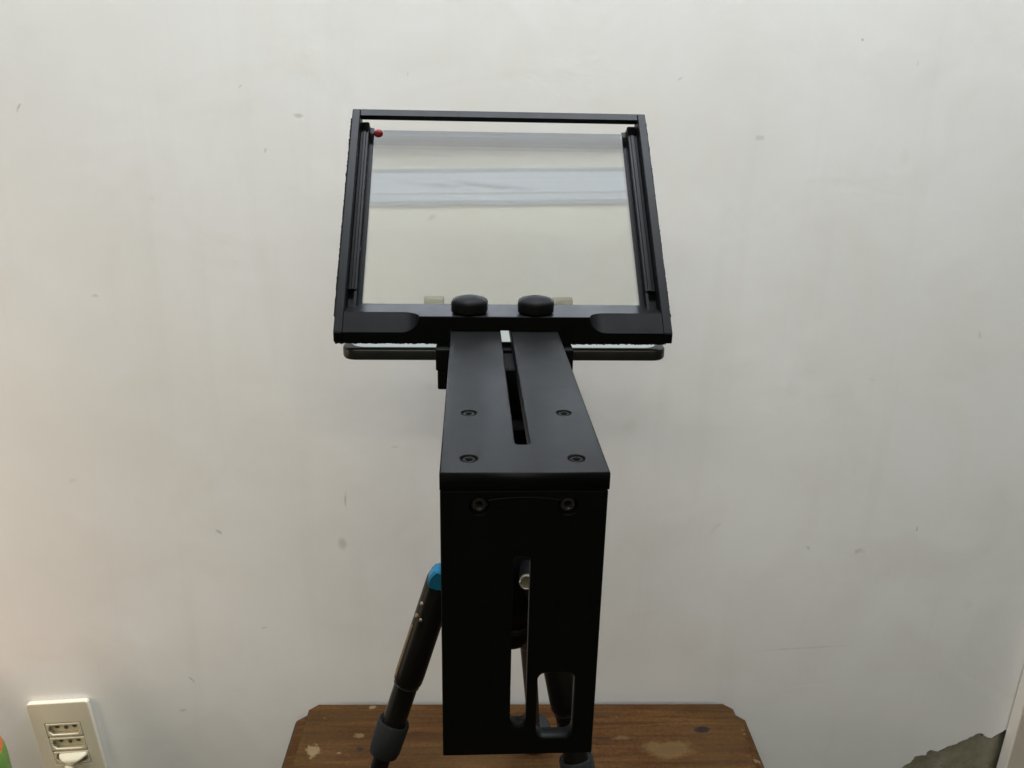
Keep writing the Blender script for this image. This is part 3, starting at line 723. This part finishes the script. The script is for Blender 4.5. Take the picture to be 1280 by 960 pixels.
# glass
bm = bmesh.new()
gx = WF / 2 - 0.0098
sheet = [bm.verts.new(fr(x, s, 0.0125)) for x, s in ((-gx, 0.0250), (gx, 0.0250), (gx, S_ - 0.0046), (-gx, S_ - 0.0046))]
back = [bm.verts.new(fr(x, s, 0.0140)) for x, s in ((-gx, 0.0250), (gx, 0.0250), (gx, S_ - 0.0046), (-gx, S_ - 0.0046))]
bm.faces.new(sheet); bm.faces.new(back[::-1])
for k in range(4): bm.faces.new((sheet[k], back[k], back[(k + 1) % 4], sheet[(k + 1) % 4]))
gme = mesh_from_bm('glass', bm, M['glass']); gme.materials.append(M['glass_clear'] if 'glass_clear' in M else M['glass_edge'])
gl = link('glass', gme, rg)
bm = lathe_bm([(0.0026, 0), (0.0028, 0.0006), (0.0026, 0.0013), (0.0019, 0.0019), (0.001, 0.0022), (0, 0.0023)], 24, None, along(fr(-gx + 0.0046, S_ - 0.0080, 0.0124), fr(-gx + 0.0046, S_ - 0.0080, 0.0)))
obj('sticker', bm, M['red'], gl, True)['label'] = 'round red sticker dot'
# knobs
for x in (-0.0180, 0.0164):
    prof = [(0.0045, ZT + 0.0001), (0.0090, ZT + 0.0003), (0.0098, ZT + 0.0009), (0.0099, ZT + 0.0052), (0.0094, ZT + 0.0064), (0.0078, ZT + 0.0074), (0.0045, ZT + 0.0083), (0.0, ZT + 0.0087)]
    bm = lathe_bm(prof, 72, lambda th, r, z: r * (1 - (0.075 if r > 0.007 else 0.02) * (0.5 + 0.5 * math.cos(6 * th + 0.5)) ** 2), Matrix.Translation((x, 0.1762, 0)))
    obj('knob', bm, M['plastic'], rg, True, 45)
# phone holder: near jaw, base plate, far arms with soft pads
hd = obj('phone_holder', box((-0.0352, 0.1600, -0.0195), (0.0352, 0.1745, -0.0078), 0.0008, 2), M['plastic'], rg)
obj('lower_jaw', box((-0.0344, 0.1612, -0.0300), (0.0344, 0.1735, -0.0200), 0.0006), M['plastic'], hd)
obj('cross_plate', box((-0.0260, 0.174, -0.0300), (0.0260, 0.268, -0.0250), 0.0008), M['plastic'], hd)
obj('cross_plate', box((-0.0150, 0.1100, -0.0360), (0.0150, 0.19, -0.0305), 0.0008), M['plastic'], hd)
for sx in (-1, 1):
    arm = obj('holder_arm', box((sx * 0.040 - 0.006, 0.2565, -0.0295), (sx * 0.040 + 0.006, 0.2625, -0.0085), 0.0008), M['plastic'], hd)
    obj('soft_pad', box((sx * 0.040 - 0.0062, 0.2550, -0.0084), (sx * 0.040 + 0.0062, 0.2630, -0.0045), 0.0008, 2), M['pad'], arm)
    obj('holder_link', box((sx * 0.033 - 0.013, 0.2630, -0.0295), (sx * 0.033 + 0.013, 0.2680, -0.0252), 0.0005), M['plastic'], hd)
obj('mounting_post', box((-0.0120, 0.125, -0.0355), (0.0120, 0.150, -0.0065), 0.0008), M['plastic'], rg)

# ------------------------------------------------------------------ phone lying under the glass
ph = thing('phone', 'black smartphone lying flat under the tilted glass with a lit pale screen', 'phone', RIG + Vector((-0.0105, 0.215, -0.0195)), RY)
PL = 0.1735; PWD = 0.079; cyp = 0.0015
me = flat_mesh('phone_body', rrect(-PL / 2, PL / 2, -PWD / 2 + cyp, PWD / 2 + cyp, 0.0075, 10), [], 0.0066, 0.0014, M['phone'], Matrix.Translation((0, 0, 0.0066)))
for p in me.polygons: p.use_smooth = True
me.set_sharp_from_angle(angle=R(50))
pb = link('phone_body', me, ph)
me = flat_mesh('screen', rrect(-PL / 2 + 0.0045, PL / 2 - 0.0045, -PWD / 2 + 0.0030 + cyp, PWD / 2 - 0.0030 + cyp, 0.008, 8), [], 0.0003, 0.00005, M['screen'], Matrix.Translation((0, 0, 0.00692)))
link('screen', me, ph)

# ------------------------------------------------------------------ bottle at the left edge, on a stool
bx, by = -0.5208, 0.602
bo = thing('bottle', 'rounded bottle shoulder in orange and green at the left edge', 'bottle', (bx, by, 0.55))
zs = lambda z: Z0 + z - 0.55
lower = [(0.034, 0.0), (0.041, 0.004), (0.0432, 0.02), (0.0432, zs(-0.52)), (0.0430, zs(-0.495 - 0.004)), (0.0424, zs(-0.4876 - 0.004)), (0.0410, zs(-0.4815 - 0.004))]
obj('label_band', lathe_bm(lower, 48), M['green'], bo, True)
obj('shoulder', lathe_bm([(0.0409, zs(-0.4814 - 0.004)), (0.0392, zs(-0.473 - 0.004)), (0.0372, zs(-0.464 - 0.004)), (0.0330, zs(-0.453 - 0.004)), (0.0260, zs(-0.442 - 0.004)), (0.0180, zs(-0.434 - 0.004)), (0.0140, zs(-0.429 - 0.004)), (0.0135, zs(-0.420 - 0.004))], 48), M['orange'], bo, True)
obj('cap', lathe_bm([(0.0150, zs(-0.4199 - 0.004)), (0.0152, zs(-0.419 - 0.004)), (0.0150, zs(-0.404 - 0.004)), (0.013, zs(-0.402 - 0.004))], 40, lambda th, r, z: r * (1 - 0.02 * math.cos(30 * th))), M['orange'], bo, True)
stl = thing('stool', 'small wooden stool under the bottle beyond the left edge', 'stool', (bx, by, 0))
obj('seat', lathe_bm([(0.085, 0.525), (0.09, 0.53), (0.09, 0.545), (0.086, 0.5495)], 40), M['wood'], stl, True)
for k in range(4):
    a = R(45 + 90 * k); obj('leg', tube_bm([(0.095 * math.cos(a), 0.095 * math.sin(a), 0.0), (0.06 * math.cos(a), 0.06 * math.sin(a), 0.5249)], [0.010, 0.013], 12), M['wood'], stl, True)

for o in bpy.data.objects:
    if '_c' in o.keys(): del o['_c']
